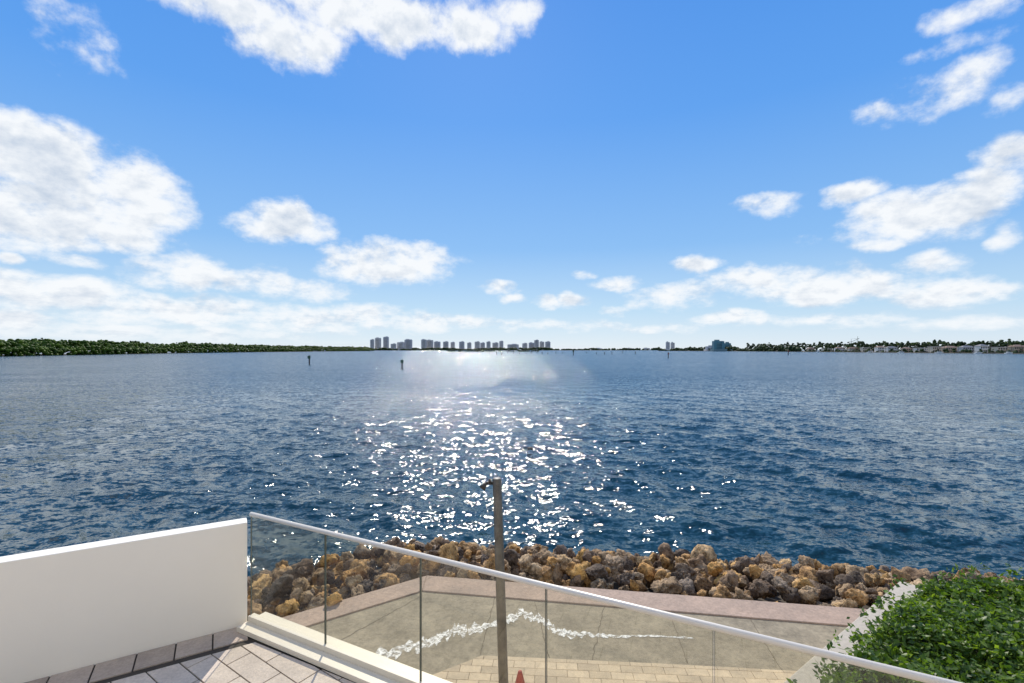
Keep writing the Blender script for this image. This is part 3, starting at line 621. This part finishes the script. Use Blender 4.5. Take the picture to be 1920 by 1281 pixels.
def palmmesh(k):
    mb=MB(); hgt=random.uniform(15,19); bend=random.uniform(-1.2,1.2)
    pts=[(bend*(i/6)**2,0,hgt*i/6) for i in range(7)]; mb.tube(pts,[.40-.15*i/6 for i in range(7)],7,0)
    top=Vector(pts[-1])
    for i in range(20):
        a=i/20*6.28+random.random()*.3; e0=random.uniform(.1,1.1); Lf=random.uniform(3.2,4.4); vs=[];fs=[]
        for s in range(7):
            u=s/6; q=top+Vector((math.cos(a)*Lf*u*math.cos(e0*.6-u*.5),math.sin(a)*Lf*u*math.cos(e0*.6-u*.5),Lf*(u*math.sin(e0)-u*u*1.05)))
            side=Vector((-math.sin(a),math.cos(a),0)); w_=.65*math.sin(math.pi*(0.12+.88*u))*(1 if s%2 else .7); vs+=[q+side*w_+Vector((0,0,-.3*w_)),q,q-side*w_+Vector((0,0,-.3*w_))]
            if s: k_=3*s; fs+=[(k_-3,k_-2,k_+1,k_),(k_-2,k_-1,k_+2,k_+1)]
        mb.add(vs,fs,1)
    return mb
pm=[palmmesh(k).obj('palm_tree',[trunk,palmleaf]) for k in range(4)]
locs=[(1443,1),(1475,.8),(1505,.9),(1533,1),(1560,.8),(1588,1),(1612,.9),(1635,1.0),(1660,.9),(1684,1),(1712,1.1),(1720,1.0),(1742,.9),(1770,1),(1797,.9),(1826,.9),(1858,1),(1888,1.1),(1896,1.0),(1915,.9),(1935,1)]
for i,(px_,s) in enumerate(locs):
    d=sd(px_)+random.uniform(8,18)
    if i<4: o=pm[i]
    else: o=bpy.data.objects.new('palm_tree',pm[i%4].data); col.objects.link(o)
    x_,y_=PD(px_,d); o.location=(x_,y_,.9); s*=(d/800)**.3; o.scale=(s,s,s*random.uniform(.8,1.1)); o.rotation_euler=(0,0,random.random()*6)
for px_,ty in ((1440,643),(1608,630)):
    d=sd(px_)+45; x_,y_=PD(px_,d); ht=ZT(ty,d)-1; mb=MB(); mb.tube([(0,0,0),(0,0,ht)],[.5,.08],7,0)
    z=ht*.18
    while z<ht*.98:
        R_=(1-z/ht)*ht*.20+.5
        for k in range(9):
            a=k/9*6.28+random.random()*.4; r_=R_*random.uniform(.75,1.05); e_=Vector((math.cos(a)*r_,math.sin(a)*r_,-.12*r_)); sd_=Vector((-math.sin(a),math.cos(a),0))*max(.35,r_*.22)
            b0=Vector((0,0,z)); mb.add([b0,b0+e_*.6+sd_,b0+e_+Vector((0,0,.3)),b0+e_*.6-sd_,b0+e_*.6+Vector((0,0,.6))],[(0,1,4),(1,2,4),(2,3,4),(3,0,4)],1)
        z+=ht*.055
    mb.obj('norfolk_pine',[trunk,palmleaf],loc=(x_,y_,1))
d=1300; x_,y_=PD(1596,d); mb=MB(); yel=simple('crane_steel',(.20,.18,.15),.5)
zt=ZT(640,d); mb.tube([(0,0,0),(0,0,zt)],.7,4); mb.tube([(-8,0,zt*.9),(0,0,zt*.9),(22,0,zt+7)],.5,4); mb.tube([(0,0,zt),(0,0,zt+5)],.4,4); mb.tube([(0,0,zt+5),(22,0,zt+7)],.15,4); mb.box((-8,0,zt*.9-1.5),(4,2,3)); mb.obj('construction_crane',[yel],loc=(x_,y_,1))
# ---------------------------------------------------------------- channel markers and pilings
pile=simple('piling_wood',(.07,.06,.05),.85,var=.3); sgn=simple('marker_board',(.04,.10,.06),.6,var=.1); sgr=simple('marker_board_red',(.25,.04,.03),.6,var=.1)
for px_,yb,yt,s in ((580,683,667,0),(754,691,675,0),(1075,666,657,0),(1253,671,661,1),(693,661,656,0),(1478,666,657,1)):
    x_,y_,_=P(px_,yb,0); ht=ZT(yt,y_); mb=MB(); r_=max(.20,ht*.075)
    mb.tube([(0,0,-1),(0,0,ht)],[r_*1.1,r_],8,0); mb.tube([(0,0,ht),(0,0,ht+r_)],[r_*1.05,.02],8,0)
    q=ht*.34
    if s==0: mb.box((0,-r_-.06,ht-q*.55),(q,.06,q),0,1)
    else: mb.add([(-q*.6,-r_-.05,ht-q),(q*.6,-r_-.05,ht-q),(0,-r_-.05,ht+.05),(-q*.6,-r_-.11,ht-q),(q*.6,-r_-.11,ht-q),(0,-r_-.11,ht+.05)],[(0,1,2),(5,4,3),(0,3,4,1),(1,4,5,2),(2,5,3,0)],1)
    mb.obj('channel_marker',[pile,sgr if s else sgn],loc=(x_,y_,0))
mb=MB()
for px_ in list(range(896,1030,11))+[1040,1052,1100,1118,1136,1150,1168,1190,860,872]:
    d=P(0,664+random.uniform(-1.5,2.0),0)[1]; x_,y_=PD(px_+random.uniform(-3,3),d); mb.tube([(x_,y_,-1),(x_,y_,random.uniform(2.2,4.2))],.42,6)
mb.obj('mooring_pilings',[pile])
x_,y_,_=P(994,845,0); mb=MB()
by=simple('crab_buoy',(.22,.17,.12),.6,var=.3)
mb.tube([(x_-.15,y_,.02),(x_-.12,y_,.10),(x_,y_,.14),(x_+.10,y_,.11),(x_+.14,y_,.03)],[.03,.08,.09,.08,.03],10); mb.tube([(x_+.08,y_,.1),(x_+.11,y_,.24)],.012,6); mb.obj('floating_buoy',[by],True)
# ---------------------------------------------------------------- house behind the viewpoint
hb=bpy.data.objects.new('white_house',None); col.objects.link(hb)
mb=MB(); mb.box((0,-2.3,6.2),(16,.3,6.0)); mb.box((0,-1.9,6.15),(15.9,.9,.22)); mb.obj('facade',[stucco],parent=hb)
mb=MB()
for cxx in (-5.5,-2.2,2.2,5.5):
    mb.box((cxx,-2.13,4.45),(2.6,.06,2.4),0,1)
    for k in(-1.3,0,1.3): mb.box((cxx+k,-2.09,4.45),(.07,.1,2.5),0,0)
    mb.box((cxx,-2.09,5.70),(2.67,.1,.07),0,0)
mb.obj('sliding_doors',[cream,win],parent=hb)
